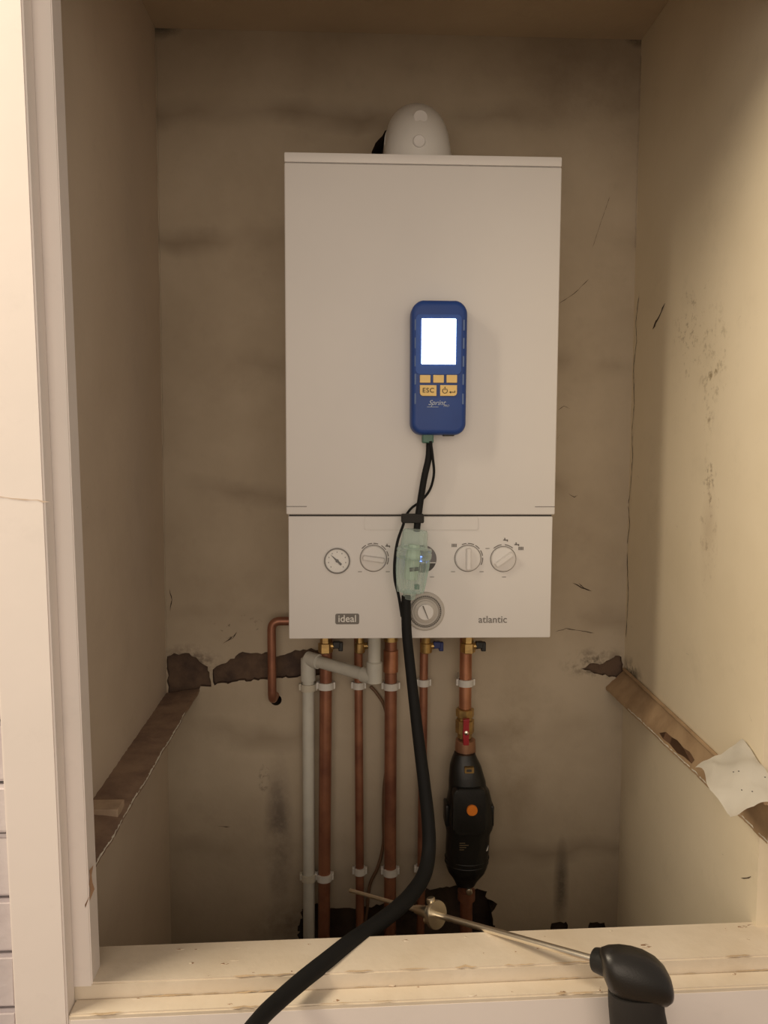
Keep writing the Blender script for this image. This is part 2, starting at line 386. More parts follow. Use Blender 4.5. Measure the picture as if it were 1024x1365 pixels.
# torn wood sliver on the stop
def jp(px, py): return atx(px, py, (fr(.0218, .05, -.25, LN)).x+.001)
crack(bm, [jp(121, 1152), jp(121, 1185), jp(119, 1200)], .0028, Vector((.0008, -.0006, 0)), 1)
crack(bm, [jp(119, 1195), jp(116, 1203), jp(113, 1210)], .0034, Vector((.0008, -.0006, 0)), 1)
a, b = fr(-.062, -.0004, 0), fr(0, -.0004, 0)
za = aty(0, 661, -.323).z; a.z = za; b.z = aty(57, 669, -.323).z; crack(bm, [a+Vector((-.01, 0, 0)), b+Vector((-.003, 0, 0))], .0009, Vector((0, -.0004, 0)), 2)
struct(link('trim_1', bm, [MPAINT, MWOOD, mat('paint_joint', (.62, .50, .40), .8)]))
bm = bmesh.new()   # sill
SM = plaster('sill_paint', (.73, .64, .52), (.66, .56, .43), [], .5, .55, scale=9)
fbox(bm, (-.062, .0286, -.43), (1.022, .103, -.380), .0018)
fbox(bm, (.0005, .0004, -.409), (1.022, .0285, -.400), .0018)
for k in range(40):   # grime and cracked filler along the steps
    u = random.uniform(.01, .95); L_ = random.uniform(.01, .05); v_, z_ = random.choice(((.0275, -.3997), (.030, -.3797), (.0275, -.3997), (.001, -.3997)))
    crack(bm, [fr(u, v_, z_), fr(u+L_, v_, z_)], random.uniform(.0005, .0014), Vector((0, -.0003, .0006)), 2)
for i in range(46):   # paint chips, drips and grit along the step
    u = random.uniform(.03, .93); v = random.choice((.006, .026, .034, .06, .09)); z = -.400 if v < .028 else -.380
    r = random.uniform(.0008, .0026); p = fr(u, v+random.uniform(-.004, .004), z)
    m = bmesh.ops.create_icosphere(bm, subdivisions=1, radius=r, matrix=Matrix.Translation(p) @ Matrix.Diagonal((random.uniform(1, 3.5), 1, .35, 1)))
    for q in m['verts']:
        for f in q.link_faces: f.material_index = 1 if random.random() < .3 else 0
struct(link('trim_2', bm, [SM, MWOOD, mat('sill_grime', (.55, .41, .26), .9, var=.3)]))
bm = bmesh.new(); fbox(bm, (.0005, .0, FZ), (1.022, .0283, -.4035), .0025); struct(link('wall_front_below', bm, MPAINT))
bm = bmesh.new(); fbox(bm, (.955, 0, -.3795), (1.02, .0285, 1.0)); fbox(bm, (.938, .0285, -.3795), (1.02, .062, 1.0), 0); struct(link('trim_3', bm, MPAINT))
bm = bmesh.new(); fbox(bm, (-.0, 0, .885), (.955, .0285, 1.0)); fbox(bm, (.02, .0285, .865), (.938, .062, .96)); struct(link('trim_4', bm, MPAINT))
# room side wall around the opening
MROOM = plaster('rough_white_front_wall', (.66, .61, .62), (.56, .50, .52), [], .6, .8, scale=8)
bm = bmesh.new()
z = FZ
while z < 1.55:   # ragged courses left of the frame
    h = random.uniform(.058, .082); fbox(bm, (-1.4, .010+random.uniform(0, .004), z), (-.063, .08, min(z+h-.003, 1.55)), .004); z += h
fbox(bm, (-1.4, .022, FZ), (-.063, .08, 1.55), 0, 0, 1)
struct(link('wall_front_left', bm, [MROOM, MDGR]))
bm = bmesh.new(); fbox(bm, (1.022, .01, FZ), (2.4, .08, 1.55), 0); struct(link('wall_front_right', bm, MROOM))
bm = bmesh.new(); fbox(bm, (-.062, .0, 1.002), (1.022, .08, 1.55), 0); struct(link('wall_front_above', bm, MROOM))
# ================================================================== LEDGES
def ledge(label, w0, w1, i0, i1, top, rag, wav):
    """w0,w1: wall edge back/front; i0,i1: inner edge back/front"""
    sgn = 1 if i0.x > w0.x else -1
    t = thing('wall_ledge', label, 'ledge', w0)
    def wall(k): return w0.lerp(w1, k)
    def inn(k): return i0.lerp(i1, k)+Vector((wav*math.sin(k*23)+wav*.6*math.sin(k*51), 0, 0))
    bm = bmesh.new(); n = 90; rows = []
    for k in range(n+1):
        a, b = wall(k/n), inn(k/n)+Vector((random.uniform(-rag, rag), 0, 0))
        row = [bm.verts.new(a.lerp(b, j/6)+Vector((0, 0, random.uniform(-.0010, .0010)))) for j in range(7)]
        row += [bm.verts.new(b-Vector((0, 0, .0045))), bm.verts.new(a-Vector((0, 0, .0045)))]; rows.append(row)
    m = len(rows[0])
    for a, b in zip(rows, rows[1:]):
        for j in range(m): bm.faces.new((a[j], a[(j+1) % m], b[(j+1) % m], b[j]))
    bm.faces.new(rows[0]); bm.faces.new(rows[-1]); link('board', bm, top, t, True, 60)
    bm = bmesh.new(); pts = [inn(k/120)+Vector((-sgn*.0004+random.uniform(-rag, rag)*.5, 0, -.0010+random.uniform(-.0003, .0006))) for k in range(24, 121)]
    sweep(bm, pts, [random.uniform(.0006, .0014) for _ in pts], 7); link('plaster_edge', bm, MEDGE, t, True, 60)
    return t
t = ledge('dusty brown ledge left on the left alcove wall below the boiler', Vector((WL, B-.001, -.162)), Vector((WL, -.26, -.1835)), aty(266, 918, B-.001), aty(128, 1151, -.26), MDUST, .0006, .0007)
bm = bmesh.new(); a = atz(133, 1078, -.176); b = atz(178, 1071, -.176)
box(bm, (WL+.001, min(a.y, b.y)-.004, -.188), (-.399, max(a.y, b.y)+.012, -.1755), .001)
link('batten', bm, mat('pale_timber', (.50, .37, .26), .8, var=.3, bump=.4), t)['label'] = 'pale batten end lying across the ledge'
t = ledge('light brown board ledge left on the right alcove wall', Vector((WR, B-.001, -.125)), Vector((WR, -.238, -.150)), aty(808, 916, B-.001), aty(1024, 1121, -.238), MDUSTR, .0005, .0006)
bm = bmesh.new(); sweep(bm, [(WR-.004, B-.01, -.121), (WR-.004, 0, -.133), (WR-.004, -.235, -.145)], .0030, 8)
link('sealant_bead', bm, MDUSTR, t, True)
bd = [c for c in t.children if c.name.startswith('board')][0]; bm = bmesh.new(); vs = []
bpy.context.view_layer.update()
for x, y in ((879, 978), (888, 977), (896, 984), (903, 988), (911, 998), (919, 1003), (926, 1014), (922, 1019), (912, 1010), (903, 1005), (893, 993), (884, 986)):
    iv = bd.matrix_world.inverted(); hit, loc, _, _ = bd.ray_cast(iv @ CAM, (iv.to_3x3() @ ray(x, y)).normalized())
    if hit: vs.append(bm.verts.new(bd.matrix_world @ loc+Vector((0, 0, .0014))))
bm.faces.new(vs); r_ = bmesh.ops.solidify(bm, geom=bm.faces[:], thickness=.0006)
link('torn_facing', bm, mat('torn_brown', (.16, .085, .045), .9, var=.3), t)['label'] = 'dark torn strip in the board facing'
# torn paper on the right ledge: a draped, folded sheet
bm = bmesh.new(); NX, NY = 16, 16; g = []
K = [atz(927, 1023, -.134), atx(989, 989, WR-.004), atx(972, 1089, .347), atx(1046, 1060, WR-.004)]
for j in range(NY+1):
    row = []
    for i in range(NX+1):
        s, q = i/NX, j/NY; p = K[0].lerp(K[1], s).lerp(K[2].lerp(K[3], s), q)
        hump = .016*math.sin(math.pi*min(1, q*1.15))*math.sin(math.pi*(s*.8+.15))
        p = p+Vector((-.35, -.5, .8))*hump*.6+Vector((0, 0, 1))*(.003*math.sin(7*s+5*q)+.002*math.sin(13*q-6*s)+.0018*abs(math.sin(11*(s+q))))
        p.x = min(p.x+.004*math.sin(9*q)*(1-s), WR-.003)
        row.append(bm.verts.new(p))
    g.append(row)
for j in range(NY):
    for i in range(NX):
        bm.faces.new((g[j][i], g[j][i+1], g[j+1][i+1], g[j+1][i]))
r = bmesh.ops.solidify(bm, geom=bm.faces[:], thickness=.0008)
o = tag(link('paper_sheet', bm, MPAP, None, True, 60), 'torn white crumpled paper draped over the right wall ledge', 'paper')
for x, y in ((978, 1029), (985, 1028), (989, 1053), (1003, 1055), (1020, 1036)):   # flecks sit on the sheet
    d = ray(x, y).normalized(); hit, loc, nn_, _ = o.ray_cast(CAM, d)
    if hit: bm = bmesh.new(); bmesh.ops.create_icosphere(bm, subdivisions=1, radius=.0011, matrix=Matrix.Translation(loc) @ Matrix.Diagonal((1, 1, .6, 1))); link('fleck', bm, MDGR, o)
# ================================================================== BOILER
W2, H = .1975, .700
bo = thing('boiler', 'white wall-hung combi boiler with round dials on its lower panel', 'boiler', (0, .139, 0))
bm = bmesh.new(); box(bm, (-W2+.0015, .016, .004), (W2-.0015, B-.002, H-.002), .002); link('casing', bm, MW, bo)
bm = bmesh.new()
box(bm, (-W2, -.0005, .1880), (W2, .0155, H-.0145), .0022, 0, 3); link('front_cover', bm, MW, bo, True, 35)
bm = bmesh.new(); box(bm, (-W2, .0002, H-.0135), (W2, .05, H), .0016); link('top_lip', bm, MW, bo, True, 35)
bm = bmesh.new()
box(bm, (-W2+.003, .0005, .004), (W2-.003, .0155, .1855), .0016); box(bm, (-W2+.004, .004, .1855), (W2-.004, .0155, .188), 0, 1)
link('control_panel', bm, [MW2, MGROOVE], bo, True, 35)
for s in (-1, 1):
    bm = bmesh.new(); box(bm, (s*(W2-.030), -.0011, .1995), (s*(W2-.0004), .0002, .2003)); link('seam', bm, MGRY, bo)
bm = bmesh.new(); prism(bm, rrect(0, .1755, .1665, .0190, .002), -.0012, .002, 0, .0006); link('hatch', bm, MW2, bo)
FY = .0005
def dashes(bm, cx, cz, r, arcs):
    for a0, a1 in arcs: arc_band(bm, cx, cz, r, r+.0013, a0, a1, FY-.0006, FY+.001, 5)
def icon(name, px, py, kind, par):
    v = aty(px, py, FY); bm = bmesh.new()
    if kind == 'tap':
        box(bm, (v.x-.0035, FY-.0007, v.z-.0006), (v.x+.003, FY+.001, v.z+.0008)); box(bm, (v.x-.0018, FY-.0007, v.z), (v.x-.0004, FY+.001, v.z+.0034)); box(bm, (v.x+.0022, FY-.0007, v.z-.002), (v.x+.0034, FY+.001, v.z+.0008))
    elif kind == 'heat':
        for k in range(4): box(bm, (v.x-.0036+k*.002, FY-.0007, v.z-.0024), (v.x-.0024+k*.002, FY+.001, v.z+.0024))
    else: box(bm, (v.x-.003, FY-.0006, v.z-.0004), (v.x+.003, FY+.001, v.z+.0004))
    return link(name, bm, MGRY, par)
def knob(px, py, r, ang, arcs, label):
    v = aty(px, py, -.006); cx, cz = v.x, v.z
    bm = bmesh.new(); lathe(bm, (cx, FY+.002, cz), (0, -1, 0), [(0, r), (.0055, r), (.007, r-.0012), (.0075, r-.004), (.0078, 0)], 48)
    k = link('knob', bm, MW2, bo, True, 30); k['label'] = label
    bm = bmesh.new(); ring(bm, cx, cz, r+.0005, r+.0014, FY-.0004, FY+.001); dashes(bm, cx, cz, r+.0028, arcs); link('printed_scale', bm, MGRY, k)
    bm = bmesh.new(); a = math.radians(ang); d = Vector((math.cos(a), 0, math.sin(a))); nrm = Vector((-d.z, 0, d.x))
    c = Vector((cx, -.006, cz)); ln = r*.86
    vs = []
    for y, wd, l in ((-.0055, .0052, ln), (-.0125, .0036, ln*.94)):
        vs.append([bm.verts.new(Vector((c.x, y, c.z))+d*sx*l+nrm*sy*wd) for sx, sy in ((-1, -.75), (1, -.75), (1, .75), (-1, .75))])
    bm.faces.new(vs[0]); bm.faces.new(vs[1])
    for q in range(4): bm.faces.new((vs[0][q], vs[0][(q+1) % 4], vs[1][(q+1) % 4], vs[1][q]))
    bmesh.ops.bevel(bm, geom=list(bm.edges), offset=.0008, segments=2, affect='EDGES'); link('grip_bar', bm, MW2, k, True, 35)
    return k
K1 = [(120, 140), (95, 112), (72, 90), (35, 58), (8, 28), (-24, 2)]
knob(498, 745, .0187, -8, K1, 'knob with horizontal grip bar')
knob(624.5, 745, .0187, 90, [(96, 114), (66, 90), (40, 60), (10, 32), (-26, 2)], 'knob with vertical grip bar')
knob(672, 746, .0180, 36, [(98, 132), (50, 84)], 'knob turned to the upper right')
for n_, x, y, k in (('tap_symbol', 517, 728, 'tap'), ('radiator_symbol', 605.5, 727, 'heat'), ('tap_symbol', 674, 720, 'tap'), ('tap_symbol', 689, 726, 'tap'), ('radiator_symbol', 694.5, 731, 'heat'),
                    ('mark', 480, 762, 'd'), ('mark', 517, 762, 'd'), ('mark', 604, 762, 'd'), ('mark', 642, 762, 'd'), ('mark', 650, 731, 'd'), ('mark', 672, 769, 'd'), ('mark', 576, 769, 'd')): icon(n_, x, y, k, bo)
# pressure gauge
v = aty(449.5, 747.5, FY); bm = bmesh.new(); ring(bm, v.x, v.z, .0172, .0192, FY-.0030, FY+.001); ring(bm, v.x, v.z, .0192, .0208, FY-.0014, FY+.001, mi=1)
ga = link('pressure_gauge', bm, [mat('gauge_rim', (.13, .12, .11), .35, .4), MW2], bo)
bm = bmesh.new(); prism(bm, circ(v.x, v.z, .0173, 40), FY-.0006, FY+.001); link('gauge_face', bm, MWP, ga)
bm = bmesh.new()
for k in range(9):
    a = math.radians(225-k*33.75); d = Vector((math.cos(a), 0, math.sin(a))); p = Vector((v.x, FY-.0009, v.z))+d*.0128
    box(bm, (p.x-.0005, FY-.0009, p.z-.0009), (p.x+.0005, FY, p.z+.0009))
link('gauge_marks', bm, MDGR, ga)
bm = bmesh.new(); d = Vector((-.72, 0, .69)); n2 = Vector((.69, 0, .72)); c = Vector((v.x, FY-.0016, v.z))
pts = [c+d*.0135, c+d*.001+n2*.0014, c-d*.0085+n2*.0016, c-d*.0085-n2*.0016, c+d*.001-n2*.0014]
prism(bm, [(q.x, q.z) for q in pts], FY-.0018, FY-.0012); prism(bm, circ(v.x, v.z, .0024, 16), FY-.0021, FY-.001); link('needle', bm, MDGR, ga)
bm = bmesh.new(); prism(bm, circ(v.x, v.z, .0174, 40), FY-.0027, FY-.0024); link('gauge_lens', bm, MLENS, ga)
# round display
v = aty(563.5, 745, FY); bm = bmesh.new(); prism(bm, circ(v.x, v.z, .0205, 48), FY-.0010, FY+.001)
di = link('display', bm, mat('display_grey', (.12, .11, .11), .3), bo)
a_lo = [(v.x+.0200*math.cos(math.radians(a)), v.z+.0200*math.sin(math.radians(a))) for a in range(198, 343, 8)]
bm = bmesh.new(); prism(bm, a_lo, FY-.0014, FY-.0008); link('lower_window', bm, MDGR, di)
bm = bmesh.new(); box(bm, (v.x-.0195, FY-.0018, v.z-.0062), (v.x+.0190, FY-.0008, v.z-.0048)); link('divider_line', bm, MWP, di)
bm = bmesh.new()
for k in range(3): box(bm, (v.x-.0150+k*.0052, FY-.0020, v.z-.0040), (v.x-.0115+k*.0052, FY-.0010, v.z+.0040), .0005)
link('lit_digits', bm, MLED, di)
# timer dial
v = aty(567, 815.5, -.004); cx, cz = v.x, v.z; bm = bmesh.new()
lathe(bm, (cx, FY+.001, cz), (0, -1, 0), [(0, .0292), (.0035, .0288), (.0045, .0270), (.0045, .0240), (.0020, .0236), (.0020, .0218), (.0052, .0216), (.0060, .0206), (.0060, .0170), (.0072, .0166), (.0078, .015), (.0078, 0)], 60)
td = link('timer_dial', bm, [mat('dial_grey', (.46, .43, .39), .45)], bo, True, 25)
bm = bmesh.new()
for k in range(48):
    a = math.radians(k*7.5); d = Vector((math.cos(a), 0, math.sin(a))); nn = Vector((-d.z, 0, d.x)); p = Vector((cx, 0, cz))
    q = [p+d*.0222+nn*.0005, p+d*.0236+nn*.0005, p+d*.0236-nn*.0005, p+d*.0222-nn*.0005]
    prism(bm, [(w_.x, w_.z) for w_ in q], FY-.0040, FY-.0005)
link('tappets', bm, MGRY, td)
bm = bmesh.new(); ring(bm, cx, cz, .0198, .0206, FY-.0056, FY-.0048, 40); link('dial_ring', bm, MGRY, td)
bm = bmesh.new(); lathe(bm, (cx, FY-.0065, cz), (0, -1, 0), [(0, .0122), (.003, .0118), (.0035, .011), (.0036, 0)], 40); link('dial_knob', bm, MW2, td, True, 30)
bm = bmesh.new(); a = math.radians(112); d = Vector((math.cos(a), 0, math.sin(a))); nn = Vector((-d.z, 0, d.x)); p = Vector((cx, 0, cz))
prism(bm, [((p+d*s*.0105+nn*w_).x, (p+d*s*.0105+nn*w_).z) for s, w_ in ((-1, .0004), (1, .001), (1, -.001), (-1, -.0004))], FY-.0112, FY-.0095); link('dial_pointer', bm, MGRY, td)
# lettering
v = aty(463, 825, FY); bm = bmesh.new(); prism(bm, rrect(v.x, v.z, .0352, .0158, .0028), FY-.0007, FY+.001)
lg = link('logo_plate', bm, MGRY, bo); text('lettering', 'ideal', (v.x, FY-.0010, v.z+.0002), .0148, MWP, lg, offset=.00012)
v = aty(657, 826, FY); text('lettering', 'atlantic', (v.x, FY-.0004, v.z), .0152, MGRY, bo, sx=.98)
# isolating valves under the boiler
def valve(px, ypos, lever, side=1, r=.013):
    v = aty(px, 858, ypos); x = v.x; zb = aty(px, 869, ypos).z; bm = bmesh.new()
    lathe(bm, (x, ypos, .006), (0, 0, -1), [(0, r*.8), (.004, r), (.030, r), (.031, r*.75), (.004-v.z, r*.75), (.005-v.z, r), (.006-zb, r), (.008-zb, r*.75)], 6 if r > .012 else 12)
    lathe(bm, (x, ypos, v.z-.004), (side, 0, 0), [(0, .006), (.016, .006), (.017, .004)], 14)
    o = link('isolating_valve', bm, MBRS, bo, True, 30)
    bm = bmesh.new(); box(bm, (x+side*.013, ypos-.006, v.z-.008), (x+side*.026, ypos+.006, v.z+.004), .0015); box(bm, (x+side*.023, ypos-.005, v.z-.013), (x+side*.031, ypos+.005, v.z+.003), .0012)
    link('lever', bm, lever, o); return o
valve(434, .232, MBLK); valve(480, .236, MBLK, 1, .0095); valve(568, .232, MBLU, 1, .011); valve(624, .20, MBLK)
# flue elbow
bm = bmesh.new(); FX = 0.0005
pts = [(FX, .125, H-.004), (FX, .125, .725)]; rr = [.0535, .0535]
for k in range(0, 13):
    a = math.radians(90*k/12); pts.append((FX, .125+.052*(1-math.cos(a)), .738+.052*math.sin(a))); rr.append(.0535-.006*math.sin(a))
pts.append((FX, .20, .790)); rr.append(.0475)
sweep(bm, pts, rr, 40)
fl = thing('flue_elbow', 'white plastic flue elbow rising from the boiler top into the wall', 'flue', (FX, .125, H))
link('elbow', bm, MWP, fl, True, 50)
bm = bmesh.new(); sweep(bm, [(FX, .195, .79), (FX, B+.07, .79)], .050, 40); link('duct', bm, MWP, fl, True)
def cap(px, py, yy, tilt, r, proud=.006):
    v = aty(px, py, yy); d = Vector((0, -math.cos(tilt), math.sin(tilt))); bm = bmesh.new()
    lathe(bm, v-d*.012, d, [(0, r*1.05), (.012, r*1.05), (.013, r), (.012+proud, r), (.013+proud, r*.88), (.0125+proud, r*.3), (.0125+proud, 0)], 28); link('test_cap', bm, MW, fl, True, 30)
cap(560.5, 157, .0890, math.radians(14), .0110, .003); cap(559, 188, .0715, math.radians(6), .0092, .001)
# ================================================================== PIPES
PG = 'pipes running down the back wall'
def pipe(name, label, pts, r, m, group=None, bend=.03, cat='pipe', n=20):
    bm = bmesh.new(); sweep(bm, bent(pts, bend), r, n); o = link(name, bm, m, None, True, 50); return tag(o, label, cat, group)
def vert(px1, py1, px2, py2, y): a = aty(px1, py1, y); b = aty(px2, py2, y); d = (b-a)/(b.z-a.z); return lambda z: a+d*(z-a.z)
lines = {}
for key, a, y, r, m, ztop, name, lab in (
    ('c1', (434.5, 900, 432, 1230), .250, .0112, MCU, -.028, 'copper_pipe', 'thick copper pipe just right of the white waste pipe'),
    ('c2', (478, 900, 480, 1230), .255, .0077, MCU, -.028, 'copper_pipe', 'thinner copper pipe, second copper pipe from the left'),
    ('c3', (521, 900, 520, 1230), .250, .0112, MCU, -.050, 'copper_pipe', 'thick copper pipe with a brass joint at the middle of the row'),
    ('c4', (565, 900, 561, 1230), .255, .0077, MCU, -.028, 'copper_pipe', 'thin copper pipe partly hidden behind the black hose')):
    f = vert(*a, y); lines[key] = f
    pipe(name, lab, [f(ztop), f(-.50), f(-.85)], r, m, PG)
bm = bmesh.new(); f = lines['c3']
lathe(bm, f(-.043), (0, 0, -1), [(0, .0095), (.006, .0095), (.007, .013), (.018, .013), (.019, .0105), (.034, .0105)], 12)
tag(link('brass_joint', bm, MBRS, None, True, 30), 'brass compression joint topping the middle copper pipe', 'fitting')
bm = bmesh.new(); lathe(bm, f(-.0772), (0, 0, -1), [(0, .0125), (.001, .0135), (.040, .0135), (.041, .0125)], 24)
tag(link('copper_coupling', bm, MCUB, None, True, 30), 'bright copper coupling below the brass joint', 'fitting')
f5 = vert(621, 880, 619.5, 990, .235); lines['c5'] = f5
pipe('copper_pipe', 'copper pipe feeding the black magnetic filter from above', [f5(-.028), f5(-.1), f5(-.181)], .0112, MCUB, PG)
fw_ = vert(411, 930, 412, 1230, .252); lines['w'] = fw_
top = aty(502, 866, .160); el = aty(499, 903, .160); wl = aty(412, 878, .252)
bm = bmesh.new(); sweep(bm, bent([Vector((el.x, .160, .004)), el, fw_(wl.z), fw_(-.3), fw_(-.85)], .010, 5), .0108, 24)
for c, ax, L in ((el+Vector((0, 0, .026)), (0, 0, -1), .034), (fw_(wl.z), (0, 0, -1), .040)):
    lathe(bm, c, ax, [(-.002, .0112), (0, .0134), (L, .0134), (L+.001, .0112)], 24)
d = (fw_(wl.z)-el).normalized()
lathe(bm, el+d*.002, d, [(0, .0134), (.022, .0134), (.023, .0112)], 24); lathe(bm, fw_(wl.z)-d*.026, d, [(0, .0112), (.001, .0134), (.027, .0134)], 24)
tag(link('waste_pipe', bm, MOFF, None, True, 40), 'off-white plastic waste pipe with a sideways offset under the boiler', 'pipe')
a = aty(386, 828, .245); b = aty(362, 828, .245); c = aty(363, 934, .245)
pipe('copper_pipe', 'small bent copper pipe left of the boiler ending in the wall', [Vector((-.190, .245, a.z)), b, Vector((c.x, .245, c.z)), Vector((c.x+.003, B+.03, c.z-.002))], .0078, MCU, None, .016)
ca = [(494, 915), (503, 925), (513, 943), (518, 975), (517, 1010), (512, 1050), (511, 1090), (511, 1125), (504, 1155), (493, 1180), (489, 1215), (480, 1260)]
bm = bmesh.new(); sweep(bm, [Vector(q) for q in smooth_path([tuple(aty(x, y, .2705 if 990 > y or y > 1140 else .2735)) for x, y in ca])], .0030, 10)
tag(link('cable', bm, MCABLE, None, True), 'thin brown cable curving behind the middle copper pipe', 'cable')
# clips
def clip(key, py, r, m, lab, dw=.0035):
    f = lines[key]; z = aty(500, py, f(0).y).z; c = f(z); bm = bmesh.new()
    n = 22; o_, i_ = [], []
    for k in range(n+1):
        a = math.radians(-60+300*k/n-30-60); o_.append((c.x+(r+dw)*math.cos(a), c.y-(r+dw)*math.sin(a)*-1)); i_.append((c.x+(r+.0002)*math.cos(a), c.y+(r+.0002)*math.sin(a)))
    for k in range(n):
        q = [o_[k], o_[k+1], i_[k+1], i_[k]]; v0 = [bm.verts.new((x, y, z-.0062)) for x, y in q]; v1 = [bm.verts.new((x, y, z+.0062)) for x, y in q]
        bm.faces.new(v0); bm.faces.new(v1)
        for j in range(4): bm.faces.new((v0[j], v0[(j+1) % 4], v1[(j+1) % 4], v1[j]))
    box(bm, (c.x-r*.7, c.y+r+.0004, z-.006), (c.x+r*.7, B, z+.006))
    for s in (-1, 1): box(bm, (c.x+s*(r+.001), c.y-.003, z-.0060), (c.x+s*(r+.006), c.y+r*.6, z+.0060), .0008)
    o = link('pipe_clip', bm, m, None, False); tag(o, lab, 'clip', 'pipe clips on the back wall'); return o
MCL = mat('clip_white', (.66, .64, .60), .5); MCL2 = mat('clip_cream', (.55, .51, .42), .5)
clip('w', 915, .0108, MCL2, 'upper cream clip on the off-white waste pipe'); clip('w', 1167, .0108, MCL2, 'lower cream clip on the off-white waste pipe')
clip('c1', 913, .0112, MCL, 'upper white clip on the thick copper pipe beside the waste pipe'); clip('c1', 1167, .0112, MCL, 'lower white clip on the thick copper pipe beside the waste pipe')
clip('c2', 913, .0077, MCL, 'upper white clip on the second copper pipe'); clip('c2', 1160, .0077, MCL, 'lower white clip on the second copper pipe')
clip('c3', 914, .0112, MCL, 'upper white clip below the bright copper coupling'); clip('c3', 1161, .0112, MCL, 'lower white clip on the middle thick copper pipe')
clip('c4', 910, .0077, MCL, 'upper white clip on the copper pipe behind the black hose'); clip('c4', 1159, .0077, MCL, 'lower white clip on the copper pipe behind the black hose')
clip('c5', 910, .0112, MCL, 'white clip on the copper pipe above the black filter')
# magnetic filter
FYY = .222
t = aty(619, 965, .235)
fi = thing('magnetic_filter', 'black magnetic filter with orange cap below the red valve', 'filter', aty(621, 1178, FYY))
sec = [(1003, 606, 633, .018), (1010, 603, 636, .020), (1020, 600, 641, .025), (1040, 598.5, 647, .030), (1049, 598.5, 648, .031), (1053, 598.5, 652, .034), (1070, 595, 656, .037), (1076, 593.5, 657, .038),
       (1096, 593.5, 657, .038), (1101, 594, 656, .037), (1108, 595.5, 652.5, .035), (1128, 594.5, 651.5, .034), (1140, 594.2, 650.5, .034), (1152, 594.5, 649, .033), (1159, 597, 646, .031), (1165, 601.5, 641, .026), (1172, 605.5, 636, .019), (1178, 608, 633, .016)]
bm = bmesh.new(); rings = []
for py, x0, x1, dy in sec:
    a = aty(x0, py, FYY); b = aty(x1, py, FYY); c = (a+b)/2; rx = (b.x-a.x)/2; rg = []
    for k in range(40):
        th = k*math.tau/40; cs, sn = math.cos(th), math.sin(th); e = .82
        rg.append(bm.verts.new((c.x+rx*math.copysign(abs(cs)**e, cs), c.y+dy*math.copysign(abs(sn)**e, sn)*.98, c.z)))
    rings.append(rg)
for r0, r1 in zip(rings, rings[1:]):
    for k in range(40): bm.faces.new((r0[k], r0[(k+1) % 40], r1[(k+1) % 40], r1[k]))
bm.faces.new(rings[0]); bm.faces.new(rings[-1])
link('body', bm, MBLK, fi, True, 22)
for x0, x1 in ((593, 598), (652.5, 657.5)):
    a = aty(x0, 1071, FYY-.010); b = aty(x1, 1099, FYY-.010); bm = bmesh.new(); box(bm, (a.x, FYY-.020, b.z), (b.x, FYY+.015, a.z), .003); link('side_lug', bm, MBLK, fi, True, 30)
a = aty(604, 1050, FYY-.03); b = aty(646, 1110, FYY-.03); bm = bmesh.new(); prism(bm, rrect((a.x+b.x)/2, (a.z+b.z)/2, b.x-a.x, a.z-b.z, .010), FYY-.0375, FYY-.015, 0, .003); link('front_housing', bm, MBLK, fi, True, 30)
for py, wd in ((1141, 1.0), (1147, 1.0)):
    a = aty(594, py, FYY); b = aty(651 if py < 1145 else 650, py, FYY); c = (a+b)/2; bm = bmesh.new()
    sweep(bm, [(c.x+((b.x-a.x)/2+.0005)*math.cos(k*math.tau/40), c.y+.0345*math.sin(k*math.tau/40), c.z) for k in range(41)], .0011, 6, False); link('rib', bm, MBLK, fi, True)
v = aty(629.5, 1080.5, FYY-.040); bm = bmesh.new(); lathe(bm, (v.x, FYY-.036, v.z), (0, -1, 0), [(0, .0098), (.005, .0096), (.006, .0085), (.006, 0)], 28); link('orange_cap', bm, MORG, fi, True, 30)
v = aty(626, 1027.5, FYY-.030); bm = bmesh.new(); prism(bm, rrect(v.x, v.z, .0165, .0105, .0012), FYY-.0292, FYY-.018, 0, .001); lb = link('clip_badge', bm, MBRS, fi)
bm = bmesh.new(); prism(bm, rrect(v.x-.0005, v.z, .0090, .0045, .001), FYY-.0300, FYY-.0288); link('badge_recess', bm, MDGR, lb)
v = aty(621, 1129, FYY-.0352); bm = bmesh.new()
for k, (w_, dx) in enumerate(((.010, -.006), (.016, -.003), (.012, -.005), (.008, -.007))): box(bm, (v.x+dx-w_/2, FYY-.0349, v.z+.006-k*.0040), (v.x+dx+w_/2, FYY-.0338, v.z+.0068-k*.0040))
link('small_print', bm, mat('faint_gold_print', (.20, .15, .08), .6), fi)
a = aty(649, 1131, FYY-.022); bm = bmesh.new(); prism(bm, [(a.x-.0025, a.z-.005), (a.x+.0015, a.z-.003), (a.x+.003, a.z+.006)], FYY-.024, FYY-.014); link('white_tag', bm, MWP, fi)
# valve above the filter
c = aty(620, 945, .235); zz = lambda py: aty(620, py, .235).z
vv = thing('ball_valve', 'brass ball valve with a red lever above the black filter', 'valve', (c.x, .235, zz(1003)))
bm = bmesh.new(); z0 = zz(944)
lathe(bm, (c.x, .235, z0), (0, 0, -1), [(0, .0125), (.001, .0165), (.014, .0165), (.0155, .0135), (.020, .0135), (.021, .0170), (.044, .0170), (.045, .013), (.054, .013)], 8); link('valve_body', bm, MBRS, vv, False)
bm = bmesh.new(); z1 = zz(984); lathe(bm, (c.x+.001, .232, z1), (0, 0, -1), [(0, .0150), (.001, .0178), (.013, .0190), (.024, .0190), (.0255, .0165)], 20); link('union_nut', bm, mat('dull_copper_nut', (.42, .22, .13), .4, .6, var=.3), vv, True, 30)
bm = bmesh.new(); a = aty(621, 958, .212); b = aty(621, 992, .212); m_ = aty(621, 975, .212)
